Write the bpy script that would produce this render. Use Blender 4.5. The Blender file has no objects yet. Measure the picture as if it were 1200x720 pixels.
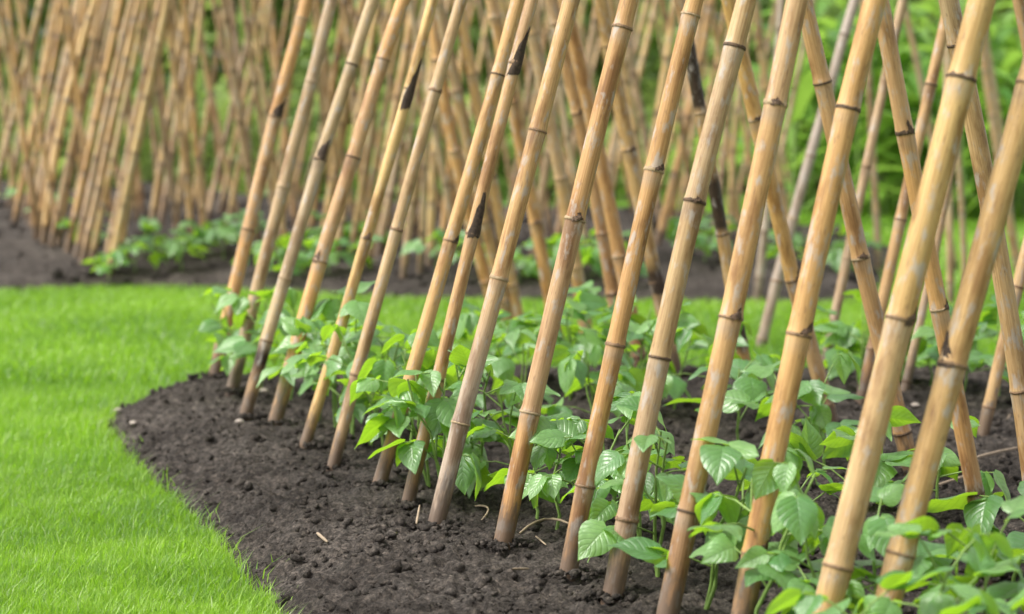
import bpy, math, random
import numpy as np
from mathutils import Vector, Matrix, Euler

R = math.radians
rng = random.Random(11)
nrg = np.random.default_rng(5)
scene = bpy.context.scene
C = scene.collection

# ------------------------------------------------------------------ camera, sky, sun, exposure
CAM_H, FPX, HORIZON = 0.75, 2800.0, 130.0
PITCH = math.atan((360 - HORIZON) / FPX)
cam = bpy.data.cameras.new('camera'); camo = bpy.data.objects.new('camera', cam); C.objects.link(camo)
camo.location = (0, 0, CAM_H); camo.rotation_euler = (math.pi / 2 - PITCH, 0, 0)
cam.sensor_width = 36; cam.sensor_fit = 'HORIZONTAL'; cam.lens = 36 * FPX / 1200
cam.clip_start = 0.05; cam.clip_end = 600
cam.dof.use_dof = True; cam.dof.focus_distance = 3.95; cam.dof.aperture_fstop = 4.6
scene.camera = camo

SUN_EL, SUN_AZ = R(54), R(-104)         # azimuth from +Y towards +X: light comes from the left, a little behind the camera
w = bpy.data.worlds.new('World'); scene.world = w; w.use_nodes = True
nt = w.node_tree; bg = nt.nodes['Background']
sky = nt.nodes.new('ShaderNodeTexSky'); sky.sky_type = 'NISHITA'; sky.sun_disc = False
sky.sun_elevation = SUN_EL; sky.sun_rotation = SUN_AZ; sky.dust_density = 4.0; sky.air_density = 1.0
hs = nt.nodes.new('ShaderNodeHueSaturation'); hs.inputs['Saturation'].default_value = 0.12
nt.links.new(sky.outputs[0], hs.inputs['Color']); nt.links.new(hs.outputs[0], bg.inputs[0])
bg.inputs[1].default_value = 0.11
sl = bpy.data.lights.new('sun', 'SUN'); sl.energy = 1.5; sl.angle = R(22); sl.color = (1, .95, .86)
so = bpy.data.objects.new('sun', sl); C.objects.link(so)
sd = Vector((math.sin(SUN_AZ) * math.cos(SUN_EL), math.cos(SUN_AZ) * math.cos(SUN_EL), math.sin(SUN_EL)))
so.rotation_euler = sd.to_track_quat('Z', 'Y').to_euler(); so.location = sd * 30
vs = scene.view_settings; vs.view_transform = 'Standard'; vs.look = 'None'; vs.gamma = 1; vs.exposure = 1.40
vs.use_curve_mapping = False
scene.cycles.max_bounces = 8; scene.cycles.transparent_max_bounces = 6

# ------------------------------------------------------------------ small helpers
def ray(px, py):
    a, b = (px - 600) / FPX, (360 - py) / FPX
    cp, sp = math.cos(PITCH), math.sin(PITCH)
    return np.array([a, cp + b * sp, -sp + b * cp])
def ground(px, py, z=0.0):
    r = ray(px, py); t = (z - CAM_H) / r[2]
    return np.array([r[0] * t, r[1] * t, z])
def project(P):
    x, y, z = P[..., 0], P[..., 1], P[..., 2] - CAM_H
    cp, sp = math.cos(PITCH), math.sin(PITCH)
    d = y * cp - z * sp; u = y * sp + z * cp
    return 600 + FPX * x / d, 360 - FPX * u / d
def hash2(ix, iy, seed):
    h = (ix * 374761393 + iy * 668265263 + seed * 1442695041) & 0xffffffff
    h = ((h ^ (h >> 13)) * 1274126177) & 0xffffffff
    return ((h ^ (h >> 16)) & 0xffff) / 65535.0
def vnoise(x, y, seed=0):
    x = np.asarray(x, float); y = np.asarray(y, float)
    ix, iy = np.floor(x).astype(np.int64), np.floor(y).astype(np.int64)
    fx, fy = x - ix, y - iy
    fx = fx * fx * (3 - 2 * fx); fy = fy * fy * (3 - 2 * fy)
    a = hash2(ix, iy, seed); b = hash2(ix + 1, iy, seed); c = hash2(ix, iy + 1, seed); d = hash2(ix + 1, iy + 1, seed)
    return (a * (1 - fx) + b * fx) * (1 - fy) + (c * (1 - fx) + d * fx) * fy - .5
def mesh_np(name, V, F, smooth=True):
    """mesh from numpy arrays; every face of F has the same number of corners"""
    me = bpy.data.meshes.new(name); V = np.asarray(V, np.float32); F = np.asarray(F, np.int32)
    n, k = F.shape
    me.vertices.add(len(V)); me.vertices.foreach_set('co', V.ravel())
    me.loops.add(n * k); me.loops.foreach_set('vertex_index', F.ravel())
    me.polygons.add(n); me.polygons.foreach_set('loop_start', np.arange(0, n * k, k, dtype=np.int32))
    me.polygons.foreach_set('loop_total', np.full(n, k, np.int32))
    if smooth: me.polygons.foreach_set('use_smooth', np.ones(n, bool))
    me.update(calc_edges=True); me.validate()
    return me
def vcol(me, name, col):
    a = me.color_attributes.new(name, 'FLOAT_COLOR', 'POINT')
    col = np.asarray(col, np.float32)
    if col.shape[1] == 3: col = np.hstack([col, np.ones((len(col), 1), np.float32)])
    a.data.foreach_set('color', np.ascontiguousarray(col).ravel())
def vfloat(me, name, v):
    a = me.attributes.new(name, 'FLOAT', 'POINT'); a.data.foreach_set('value', np.asarray(v, np.float32))
def obj(name, me, mat=None, parent=None):
    if mat is not None and not me.materials: me.materials.append(mat)
    o = bpy.data.objects.new(name, me); C.objects.link(o); o.parent = parent
    return o
def empty(name, loc):
    o = bpy.data.objects.new(name, None); C.objects.link(o); o.location = loc; o.empty_display_size = .05
    return o
def tag(o, label, cat, group=None):
    o['label'] = label; o['category'] = cat
    if group: o['group'] = group
    return o
WORDS = ('first second third fourth fifth sixth seventh eighth ninth tenth eleventh twelfth thirteenth fourteenth fifteenth sixteenth '
         'seventeenth eighteenth nineteenth twentieth').split()
def ordinal(n):
    if n <= 20: return WORDS[n - 1]
    tens = {2: 'twenty', 3: 'thirty', 4: 'forty', 5: 'fifty', 6: 'sixty', 7: 'seventy', 8: 'eighty', 9: 'ninety'}; q, m = divmod(n, 10)
    if m == 0: return {2: 'twentieth', 3: 'thirtieth', 4: 'fortieth', 5: 'fiftieth', 6: 'sixtieth', 7: 'seventieth', 8: 'eightieth', 9: 'ninetieth'}[q]
    return tens[q] + '-' + WORDS[m - 1]
def tube(P, rad, n=6, cap=True):
    """tapered tube along points P with radii rad: verts, quads"""
    P = np.asarray(P, float); m = len(P); T = np.gradient(P, axis=0)
    T /= np.linalg.norm(T, axis=1)[:, None] + 1e-12
    ref = np.array([1., 0, 0]) if abs(T[0][0]) < .8 else np.array([0, 1., 0])
    U = np.cross(T, ref); U /= np.linalg.norm(U, axis=1)[:, None]; W = np.cross(T, U)
    a = np.linspace(0, 2 * math.pi, n, endpoint=False)
    V = P[:, None, :] + np.asarray(rad)[:, None, None] * (np.cos(a)[None, :, None] * U[:, None, :] + np.sin(a)[None, :, None] * W[:, None, :])
    i = np.arange(m - 1)[:, None] * n; j = np.arange(n)[None, :]; k = (j + 1) % n
    F = np.stack([i + j, i + k, i + n + k, i + n + j], -1).reshape(-1, 4)
    return V.reshape(-1, 3), F

# ------------------------------------------------------------------ materials
def new_mat(name):
    m = bpy.data.materials.new(name); m.use_nodes = True; t = m.node_tree
    return m, t, t.nodes['Principled BSDF'], t.nodes['Material Output']
def N(t, kind, **kw):
    n = t.nodes.new(kind)
    for k, v in kw.items():
        if hasattr(n, k): setattr(n, k, v)
        else: n.inputs[k].default_value = v
    return n
def ramp(t, src, stops):
    r = t.nodes.new('ShaderNodeValToRGB'); t.links.new(src, r.inputs[0]); e = r.color_ramp.elements
    while len(e) < len(stops): e.new(.5)
    for el, (p, c) in zip(e, stops): el.position = p; el.color = (*c, 1) if len(c) == 3 else c
    return r
def mixc(t, mode, fac, a, b):
    n = t.nodes.new('ShaderNodeMix'); n.data_type = 'RGBA'; n.blend_type = mode
    for sock, v in ((n.inputs[0], fac), (n.inputs[6], a), (n.inputs[7], b)):
        if hasattr(v, 'is_linked'): t.links.new(v, sock)
        else: sock.default_value = v if not isinstance(v, tuple) or len(v) == 4 else (*v, 1)
    return n.outputs[2]
def math_n(t, op, a, b=0.0, c=None):
    n = t.nodes.new('ShaderNodeMath'); n.operation = op
    for i, v in enumerate((a, b) if c is None else (a, b, c)):
        if hasattr(v, 'is_linked'): t.links.new(v, n.inputs[i])
        else: n.inputs[i].default_value = v
    return n.outputs[0]

def mat_soil():
    m, t, p, out = new_mat('soil')
    co = N(t, 'ShaderNodeTexCoord').outputs['Object']
    n1 = N(t, 'ShaderNodeTexNoise', **{'Scale': 9.0, 'Detail': 8.0, 'Roughness': .68}); t.links.new(co, n1.inputs['Vector'])
    n2 = N(t, 'ShaderNodeTexNoise', **{'Scale': 210.0, 'Detail': 5.0, 'Roughness': .7}); t.links.new(co, n2.inputs['Vector'])
    r1 = ramp(t, n1.outputs[0], [(.30, (.046, .039, .034)), (.52, (.076, .066, .058)), (.74, (.118, .105, .094))])
    r2 = ramp(t, n2.outputs[0], [(.34, (.40, .40, .41)), (.50, (.95, .95, .95)), (.66, (1.75, 1.70, 1.64))])
    c = mixc(t, 'MULTIPLY', 1.0, r1.outputs[0], r2.outputs[0])
    n4 = N(t, 'ShaderNodeTexNoise', **{'Scale': 75.0, 'Detail': 2.0}); t.links.new(co, n4.inputs['Vector'])
    c = mixc(t, 'MULTIPLY', 1.0, c, ramp(t, n4.outputs[0], [(.32, (.55, .54, .53)), (.5, (.95, .95, .95)), (.70, (1.75, 1.72, 1.70))]).outputs[0])
    n5 = N(t, 'ShaderNodeTexNoise', **{'Scale': 1.7, 'Detail': 5.0, 'Roughness': .6}); t.links.new(co, n5.inputs['Vector'])
    c = mixc(t, 'MULTIPLY', 1.0, c, ramp(t, n5.outputs[0], [(.38, (.72, .71, .70)), (.62, (1.25, 1.24, 1.22))]).outputs[0])
    t.links.new(c, p.inputs['Base Color']); p.inputs['Roughness'].default_value = .95; p.inputs['Specular IOR Level'].default_value = .2
    b = N(t, 'ShaderNodeBump', **{'Strength': 1.0, 'Distance': .016})
    n3 = N(t, 'ShaderNodeTexNoise', **{'Scale': 130.0, 'Detail': 6.0, 'Roughness': .75}); t.links.new(co, n3.inputs['Vector'])
    t.links.new(n3.outputs[0], b.inputs['Height']); t.links.new(b.outputs[0], p.inputs['Normal'])
    return m
def two_sided(t, p, out, col, trans, fac):
    tr = N(t, 'ShaderNodeBsdfTranslucent'); mx = N(t, 'ShaderNodeMixShader'); mx.inputs[0].default_value = fac
    if hasattr(trans, 'is_linked'): t.links.new(trans, tr.inputs[0])
    else: tr.inputs[0].default_value = (*trans, 1)
    t.links.new(col, p.inputs['Base Color'])
    t.links.new(p.outputs[0], mx.inputs[1]); t.links.new(tr.outputs[0], mx.inputs[2]); t.links.new(mx.outputs[0], out.inputs[0])
def mat_grass(name='grass_blade', lo=(.065, .16, .018), hi=(.28, .45, .045), tr=(.34, .64, .03)):
    m, t, p, out = new_mat(name)
    at = N(t, 'ShaderNodeAttribute', attribute_name='tone')
    r = ramp(t, at.outputs['Fac'], [(0, lo), (.55, tuple((a + b) / 2 for a, b in zip(lo, hi))), (.93, hi), (1, (.42, .50, .25))])
    p.inputs['Roughness'].default_value = .42; p.inputs['Specular IOR Level'].default_value = .45
    two_sided(t, p, out, r.outputs[0], tr, .42)
    return m
def mat_turf():
    m, t, p, out = new_mat('turf')
    co = N(t, 'ShaderNodeTexCoord').outputs['Object']
    n1 = N(t, 'ShaderNodeTexNoise', **{'Scale': 3.0, 'Detail': 9.0, 'Roughness': .7}); t.links.new(co, n1.inputs['Vector'])
    r1 = ramp(t, n1.outputs[0], [(.32, (.05, .125, .012)), (.55, (.085, .20, .018)), (.75, (.13, .26, .03))])
    t.links.new(r1.outputs[0], p.inputs['Base Color']); p.inputs['Roughness'].default_value = .9
    b = N(t, 'ShaderNodeBump', **{'Strength': .6, 'Distance': .02}); n3 = N(t, 'ShaderNodeTexNoise', **{'Scale': 90.0, 'Detail': 5.0}); t.links.new(co, n3.inputs['Vector'])
    t.links.new(n3.outputs[0], b.inputs['Height']); t.links.new(b.outputs[0], p.inputs['Normal'])
    return m
def mat_leaf(name, dark=(.080, .215, .072), light=(.22, .41, .135), tr=(.40, .70, .025), fac=.42, rough=.34, sheen=.0):
    m, t, p, out = new_mat(name)
    uv = N(t, 'ShaderNodeTexCoord').outputs['UV']; sx = N(t, 'ShaderNodeSeparateXYZ'); t.links.new(uv, sx.inputs[0])
    av = math_n(t, 'ABSOLUTE', math_n(t, 'SUBTRACT', math_n(t, 'MULTIPLY', sx.outputs[0], 2.0), 1.0))
    u = math_n(t, 'SUBTRACT', sx.outputs[1], math_n(t, 'MULTIPLY', av, .30))
    tri = math_n(t, 'PINGPONG', math_n(t, 'MULTIPLY', u, 7.0), .5)                # 0 on a side vein
    side = math_n(t, 'MINIMUM', math_n(t, 'MULTIPLY', tri, 4.0), 1.0)
    mid = math_n(t, 'MINIMUM', math_n(t, 'MULTIPLY', av, 11.0), 1.0)
    h = math_n(t, 'MULTIPLY', math_n(t, 'POWER', side, .7), mid)
    oi = N(t, 'ShaderNodeObjectInfo')
    base = ramp(t, oi.outputs['Random'], [(0, dark), (.5, tuple((a + b) / 2 for a, b in zip(dark, light))), (1, light)])
    nz = N(t, 'ShaderNodeTexNoise', **{'Scale': 5.0, 'Detail': 4.0}); t.links.new(uv, nz.inputs['Vector'])
    mott = ramp(t, nz.outputs[0], [(.3, (.72, .78, .7)), (.7, (1.22, 1.15, 1.2))])
    c = mixc(t, 'MULTIPLY', 1.0, base.outputs[0], mott.outputs[0])
    c = mixc(t, 'MIX', math_n(t, 'MULTIPLY', math_n(t, 'SUBTRACT', 1.0, h), .22), c, (.22, .36, .14, 1))
    b = N(t, 'ShaderNodeBump', **{'Strength': .30, 'Distance': .003})
    hh = math_n(t, 'ADD', h, math_n(t, 'MULTIPLY', nz.outputs[0], .8))
    t.links.new(hh, b.inputs['Height']); t.links.new(b.outputs[0], p.inputs['Normal'])
    p.inputs['Roughness'].default_value = rough; p.inputs['Specular IOR Level'].default_value = .95
    trc = mixc(t, 'MULTIPLY', 1.0, (*tr, 1), ramp(t, h, [(0, (.75, .8, .7)), (1, (1, 1, 1))]).outputs[0])
    two_sided(t, p, out, c, trc, fac)
    return m
def mat_plain(name, col, rough=.7, var=.35, scale=40.0):
    m, t, p, out = new_mat(name)
    co = N(t, 'ShaderNodeTexCoord').outputs['Object']
    n = N(t, 'ShaderNodeTexNoise', **{'Scale': scale, 'Detail': 6.0, 'Roughness': .65}); t.links.new(co, n.inputs['Vector'])
    r = ramp(t, n.outputs[0], [(.3, tuple(c * (1 - var) for c in col)), (.7, tuple(c * (1 + var) for c in col))])
    t.links.new(r.outputs[0], p.inputs['Base Color']); p.inputs['Roughness'].default_value = rough
    b = N(t, 'ShaderNodeBump', **{'Strength': .35, 'Distance': .002}); t.links.new(n.outputs[0], b.inputs['Height']); t.links.new(b.outputs[0], p.inputs['Normal'])
    return m
def mat_bamboo():
    m, t, p, out = new_mat('bamboo')
    at = N(t, 'ShaderNodeAttribute', attribute_name='tint')
    uv = N(t, 'ShaderNodeTexCoord').outputs['UV']; oi = N(t, 'ShaderNodeObjectInfo')
    off = N(t, 'ShaderNodeCombineXYZ'); t.links.new(math_n(t, 'MULTIPLY', oi.outputs['Random'], 37.0), off.inputs[2])
    def mapped(sx, sy):
        vm = N(t, 'ShaderNodeVectorMath', operation='MULTIPLY_ADD'); t.links.new(uv, vm.inputs[0])
        vm.inputs[1].default_value = (sx, sy, 1); t.links.new(off.outputs[0], vm.inputs[2]); return vm.outputs[0]
    fib = N(t, 'ShaderNodeTexNoise', **{'Scale': 1.0, 'Detail': 5.0, 'Roughness': .65}); t.links.new(mapped(46, 9), fib.inputs['Vector'])
    blo = N(t, 'ShaderNodeTexNoise', **{'Scale': 1.0, 'Detail': 5.0, 'Roughness': .6}); t.links.new(mapped(3, 7), blo.inputs['Vector'])
    spk = N(t, 'ShaderNodeTexNoise', **{'Scale': 1.0, 'Detail': 3.0, 'Roughness': .55}); t.links.new(mapped(26, 46), spk.inputs['Vector'])
    sm = N(t, 'ShaderNodeTexNoise', **{'Scale': 1.0, 'Detail': 4.0, 'Roughness': .6}); t.links.new(mapped(7, 26), sm.inputs['Vector'])
    c = mixc(t, 'MULTIPLY', 1.0, at.outputs['Color'], ramp(t, fib.outputs[0], [(.38, (.74, .69, .62)), (.62, (1.04, 1.05, 1.05))]).outputs[0])
    c = mixc(t, 'MULTIPLY', 1.0, c, ramp(t, blo.outputs[0], [(.36, (.55, .46, .38)), (.48, (.93, .90, .86)), (.64, (1.03, 1.03, 1.04))]).outputs[0])
    c = mixc(t, 'MIX', ramp(t, spk.outputs[0], [(.60, (0, 0, 0)), (.70, (.55, .55, .55))]).outputs[0], c, (.16, .085, .045, 1))
    c = mixc(t, 'MIX', ramp(t, sm.outputs[0], [(.55, (0, 0, 0)), (.66, (.65, .65, .65))]).outputs[0], c, (.40, .36, .33, 1))
    low = N(t, 'ShaderNodeAttribute', attribute_name='low')          # mud splashed up from the soil, ragged at the top
    md = math_n(t, 'SUBTRACT', math_n(t, 'MULTIPLY', math_n(t, 'ADD', math_n(t, 'MULTIPLY', spk.outputs[0], .6), sm.outputs[0]), .19), low.outputs['Fac'])
    c = mixc(t, 'MIX', ramp(t, md, [(.0, (0, 0, 0)), (.05, (.75, .75, .75))]).outputs[0], c, (.105, .075, .055, 1))
    t.links.new(c, p.inputs['Base Color'])
    p.inputs['Roughness'].default_value = .46; p.inputs['Specular IOR Level'].default_value = .4
    b = N(t, 'ShaderNodeBump', **{'Strength': .35, 'Distance': .0012}); t.links.new(fib.outputs[0], b.inputs['Height']); t.links.new(b.outputs[0], p.inputs['Normal'])
    return m
M = dict(soil=mat_soil(), grass=mat_grass(), turf=mat_turf(), bamboo=mat_bamboo(),
         leaf=mat_leaf('bean_leaf'),
         husk=mat_plain('dark_husk', (.045, .027, .017), .85, .75, 200), node=mat_plain('node_bark', (.085, .05, .028), .8, .7, 200),
         node2=mat_plain('node_brown', (.20, .12, .065), .75, .6, 180), node3=mat_plain('node_pale', (.34, .24, .14), .7, .45, 180),
         stem=mat_plain('bean_stem', (.17, .27, .06), .5, .3, 60), straw=mat_plain('straw', (.27, .205, .14), .8, .35, 80),
         stone=mat_plain('pale_stone', (.34, .29, .25), .85, .25, 60),
         shrub=mat_grass('shrub_leaf', (.06, .13, .035), (.32, .42, .14), (.44, .58, .13)),
         maize=mat_grass('maize_leaf', (.045, .14, .02), (.23, .40, .08), (.36, .60, .08)),
         wood=mat_plain('brown_wood', (.10, .07, .045), .9, .4, 30))

# ------------------------------------------------------------------ the lie of the land: bed outlines in metres
def g2(px, py): return ground(px, py, -.01)[:2]
def smooth_line(pts, n=6):
    P = np.array(pts, float); out = []
    Q = np.vstack([2 * P[0] - P[1], P, 2 * P[-1] - P[-2]])
    for i in range(1, len(Q) - 2):
        for s in np.linspace(0, 1, n, endpoint=False):
            a, b, c, d = Q[i - 1:i + 3]
            out.append(.5 * (2 * b + (c - a) * s + (2 * a - 5 * b + 4 * c - d) * s ** 2 + (3 * b - a - 3 * c + d) * s ** 3))
    out.append(P[-1]); return np.array(out)
edge = [(.55, 1.0), (.12, 2.0), (-.17, 2.9)] + [tuple(g2(*p)) for p in
        ((332, 724), (281, 659), (230, 604), (182, 558), (141, 514), (120, 484), (148, 463), (214, 446), (330, 432), (480, 430), (700, 432), (950, 434), (1250, 430))]
NEAR_BED = np.vstack([smooth_line(edge), [(5.2, 7.0), (5.2, 1.0)]])
fedge = [tuple(g2(*p)) for p in ((-420, 338), (-150, 338), (0, 337), (120, 333), (260, 335), (450, 345), (650, 349), (860, 350), (985, 350), (1035, 338))]
FAR_BED = np.vstack([smooth_line(fedge), [(2.1, 13.0), (2.0, 15.5), (-1.0, 17.5), (-3.0, 23.0), (-9.5, 23.0)]])
def sdf(poly, x, y):
    """distance to the outline, positive inside"""
    x = np.asarray(x, float); y = np.asarray(y, float); d = np.full(x.shape, 1e9); ins = np.zeros(x.shape, bool)
    n = len(poly)
    for i in range(n):
        a, b = poly[i], poly[(i + 1) % n]; e = b - a; L = e @ e + 1e-12
        tt = np.clip(((x - a[0]) * e[0] + (y - a[1]) * e[1]) / L, 0, 1)
        d = np.minimum(d, np.hypot(x - a[0] - tt * e[0], y - a[1] - tt * e[1]))
        cr = ((a[1] > y) != (b[1] > y)) & (x < (b[0] - a[0]) * (y - a[1]) / (b[1] - a[1] + 1e-12) + a[0])
        ins ^= cr
    return np.where(ins, d, -d)
LAWN_Z = -.055
def soil_z(x, y, d, far=False):
    base = (-.035 if far else -.050) + (.046 if far else .056) * np.clip(d / .16, 0, 1) ** .7 + (.11 if far else .02) * np.clip((d - .1) / (.9 if far else .6), 0, 1)
    amp = np.clip(d / .05, .15, 1)
    rough = .028 * vnoise(x * 4, y * 4, 1) + .016 * vnoise(x * 12, y * 12, 2) + .013 * np.abs(vnoise(x * 31, y * 31, 3)) * 2 + .014 * vnoise(x * 58, y * 58, 4) + .010 * vnoise(x * 110, y * 110, 5)
    return base + amp * rough
def soil_at(x, y):
    d = float(sdf(NEAR_BED, np.array([x]), np.array([y]))[0])
    if d > 0: return float(soil_z(np.array([x]), np.array([y]), np.array([d]))[0])
    d = float(sdf(FAR_BED, np.array([x]), np.array([y]))[0])
    if d > 0: return float(soil_z(np.array([x]), np.array([y]), np.array([d]), True)[0])
    return LAWN_Z
def on_ground(px, py):
    r = ray(px, py); t0 = (.22 - CAM_H) / r[2]; t1 = (LAWN_Z - CAM_H) / r[2]     # walk down the ray to the first ground it meets
    t = np.linspace(t0, t1, 500); x, y, z = r[0] * t, r[1] * t, CAM_H + r[2] * t
    dn, df = sdf(NEAR_BED, x, y), sdf(FAR_BED, x, y)
    h = np.where(dn > 0, soil_z(x, y, np.maximum(dn, 0)), np.where(df > 0, soil_z(x, y, np.maximum(df, 0), True), LAWN_Z))
    i = int(np.argmax(z <= h + 1e-6)) if (z <= h + 1e-6).any() else 499
    return np.array([x[i], y[i], h[i]])

# lawn: one sheet to the horizon
o = obj('lawn', mesh_np('lawn', [(-300, -40, LAWN_Z), (300, -40, LAWN_Z), (300, 400, LAWN_Z), (-300, 400, LAWN_Z)], [(0, 1, 2, 3)], False), M['turf']); o['kind'] = 'structure'

def soil_sheet(name, poly, xs, ys, far=False):
    X, Y = np.meshgrid(xs, ys); d = sdf(poly, X, Y); Z = soil_z(X, Y, d, far)
    jx = .35 * (xs[1] - xs[0]); X = X + jx * vnoise(X * 90, Y * 90, 8); Y = Y + jx * vnoise(X * 90, Y * 90, 9)
    Z = np.where(d < 0, np.minimum(Z, LAWN_Z - .004), Z)
    V = np.stack([X, Y, Z], -1).reshape(-1, 3); ny, nx = X.shape
    i = np.arange(ny - 1)[:, None] * nx + np.arange(nx - 1)[None, :]
    F = np.stack([i, i + 1, i + nx + 1, i + nx], -1).reshape(-1, 4)
    F = F[(d.ravel()[F] > -.02).any(1)]
    used = np.unique(F); mp = np.full(len(V), -1); mp[used] = np.arange(len(used))
    o = obj(name, mesh_np(name, V[used], mp[F]), M['soil']); o['kind'] = 'structure'; return o
def grow(a, b, s0, k):
    out = [a]
    while out[-1] < b: out.append(out[-1] + s0 * max(1, (out[-1] / 3.6)) ** k)
    return np.array(out)
soil_sheet('soil_bed', NEAR_BED, np.arange(-1.35, 2.45, .0072), grow(2.3, 7.1, .0066, 1.5))
soil_sheet('soil_bed_far', FAR_BED, np.arange(-9, 2.6, .045), np.arange(9.6, 23.2, .06), True)

# crumbs of soil: loose clods nobody could count
ICO_V = []; ph = (1 + 5 ** .5) / 2
for s1 in (-1, 1):
    for s2 in (-ph, ph): ICO_V += [(s1, s2, 0), (0, s1, s2), (s2, 0, s1)]
ICO_V = np.array(ICO_V) / math.hypot(1, ph)
def hull_faces(V):
    F = []
    for i in range(12):
        for j in range(i + 1, 12):
            for k in range(j + 1, 12):
                n = np.cross(V[j] - V[i], V[k] - V[i]); dd = (V - V[i]) @ n
                if (dd < 1e-6).all(): F.append((i, j, k))
                elif (dd > -1e-6).all(): F.append((i, k, j))
    return np.array(F)
ICO_F = hull_faces(ICO_V)
def clods(name, poly, n, box, smin, smax, far=False):
    u = nrg.random((n * 3, 2)); y = box[2] + (box[3] - box[2]) * u[:, 1] ** (1.6 if not far else 1); x = box[0] + (box[1] - box[0]) * u[:, 0]
    d = sdf(poly, x, y); dens = vnoise(x * 4, y * 4, 21) + .5
    k = (d > .0) & (nrg.random(len(x)) < .25 + dens); x, y, d = x[k][:n], y[k][:n], d[k][:n]; n = len(x)
    z = soil_z(x, y, d, far)
    s = smin * (smax / smin) ** (nrg.random(n) ** 4.2)
    sc = s[:, None, None] * (1 + .95 * (nrg.random((n, 12, 1)) - .5)) * (1 + .5 * (nrg.random((n, 1, 3)) - .5)) * np.array([1, 1, .78])
    a = nrg.random(n) * 6.283; ca, sa = np.cos(a)[:, None], np.sin(a)[:, None]
    P = ICO_V[None] * sc; P = np.stack([P[..., 0] * ca - P[..., 1] * sa, P[..., 0] * sa + P[..., 1] * ca, P[..., 2]], -1)
    P += np.stack([x, y, z + s * .22], -1)[:, None, :]
    F = (ICO_F[None] + 12 * np.arange(n)[:, None, None]).reshape(-1, 3)
    o = obj(name, mesh_np(name, P.reshape(-1, 3), F, False), M['soil'])
    o['kind'] = 'stuff'; o['label'] = 'loose dark brown crumbs of dug soil lying on the ' + ('far bed' if far else 'near bean bed'); o['category'] = 'soil'
clods('soil_crumbs', NEAR_BED, 52000, (-1.3, 2.2, 2.7, 6.9), .0013, .0130)
clods('soil_crumbs', FAR_BED, 2500, (-6, 2.3, 9.9, 17), .012, .05, True)

# grass
def blades(name, x, y, hgt, wid, label):
    n = len(x); az = nrg.random(n) * 6.283; lean = (.10 + .85 * nrg.random(n)) * hgt; h = hgt * (1 - .25 * nrg.random(n))
    dx, dy = np.cos(az), np.sin(az); pa = az + 1.2 + .8 * nrg.random(n); sx, sy = np.cos(pa) * wid / 2, np.sin(pa) * wid / 2
    z0 = np.full(n, LAWN_Z)
    B = np.stack([x, y, z0], -1); S = np.stack([sx, sy, 0 * sx], -1)
    Mid = B + np.stack([dx * lean * .32, dy * lean * .32, h * .68], -1); Tip = B + np.stack([dx * lean, dy * lean, h], -1)
    V = np.stack([B - S, B + S, Mid + S * .8, Mid - S * .8, Tip], 1).reshape(-1, 3)
    k = 5 * np.arange(n)[:, None, None]
    F = (np.array([[0, 1, 2], [0, 2, 3], [3, 2, 4]])[None] + k).reshape(-1, 3)
    me = mesh_np(name, V, F); tone = np.clip(.52 + .95 * vnoise(x * 1.5, y * 1.7, 31) + .7 * vnoise(x * 6, y * 6, 32) + .30 * nrg.standard_normal(n), 0, .93)
    tone = np.where(nrg.random(n) < .035, 1.0, tone)
    vfloat(me, 'tone', np.repeat(tone, 5))
    o = obj(name, me, M['grass']); o['kind'] = 'stuff'; o['label'] = label; o['category'] = 'grass'
def scatter(n, box, keep):
    x = box[0] + (box[1] - box[0]) * nrg.random(n); y = box[2] + (box[3] - box[2]) * nrg.random(n)
    k = keep(x, y); return x[k], y[k]
off_beds = lambda x, y: (sdf(NEAR_BED, x, y) < .012 + .03 * vnoise(x * 9, y * 9, 41)) & (sdf(FAR_BED, x, y) < .03)
near_k = lambda x, y: off_beds(x, y) & (x > -.26 * y - .35)
x, y = np.hstack([scatter(300000, (-1.75, .15, 3.1, 5.2), near_k), scatter(90000, (-2.1, .3, 5.2, 6.9), near_k)])
hh = .033 + .012 * vnoise(x * 6, y * 6, 33) + .014 * vnoise(x * 27, y * 27, 34) + .007 * (nrg.random(len(x)) ** 4) * 3
blades('grass', x, y, hh, .0011 + .0020 * nrg.random(len(x)) ** 2.5, 'bright green mown grass beside the near bean bed')
x, y = scatter(130000, (-3.4, 3.4, 6.85, 10.5), lambda x, y: off_beds(x, y) & (np.abs(x) < .24 * y + .5))
blades('grass', x, y, .048 + .017 * nrg.random(len(x)), .0035 + .002 * nrg.random(len(x)), 'bright green mown grass path between the near and far beds')
x, y = scatter(90000, (.6, 9.0, 10.3, 25), lambda x, y: off_beds(x, y) & (x < .25 * y + 1.2))
blades('grass', x, y, .06 + .03 * nrg.random(len(x)), .007 + .004 * nrg.random(len(x)), 'blurred green grass beyond the far bed on the right')
# long stray blades on the lawn's edge
pe = smooth_line(edge, 40); pe = pe[(pe[:, 1] > 3.0) & (pe[:, 1] < 6.6) & (pe[:, 0] < .4)]
k = nrg.integers(0, len(pe), 900); x = pe[k, 0] + .03 * nrg.standard_normal(900) - .02; y = pe[k, 1] + .03 * nrg.standard_normal(900)
blades('grass_fringe', x, y, .042 + .03 * nrg.random(900), .0015 + .0015 * nrg.random(900), 'longer grass blades hanging over the edge of the near soil bed')

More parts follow.
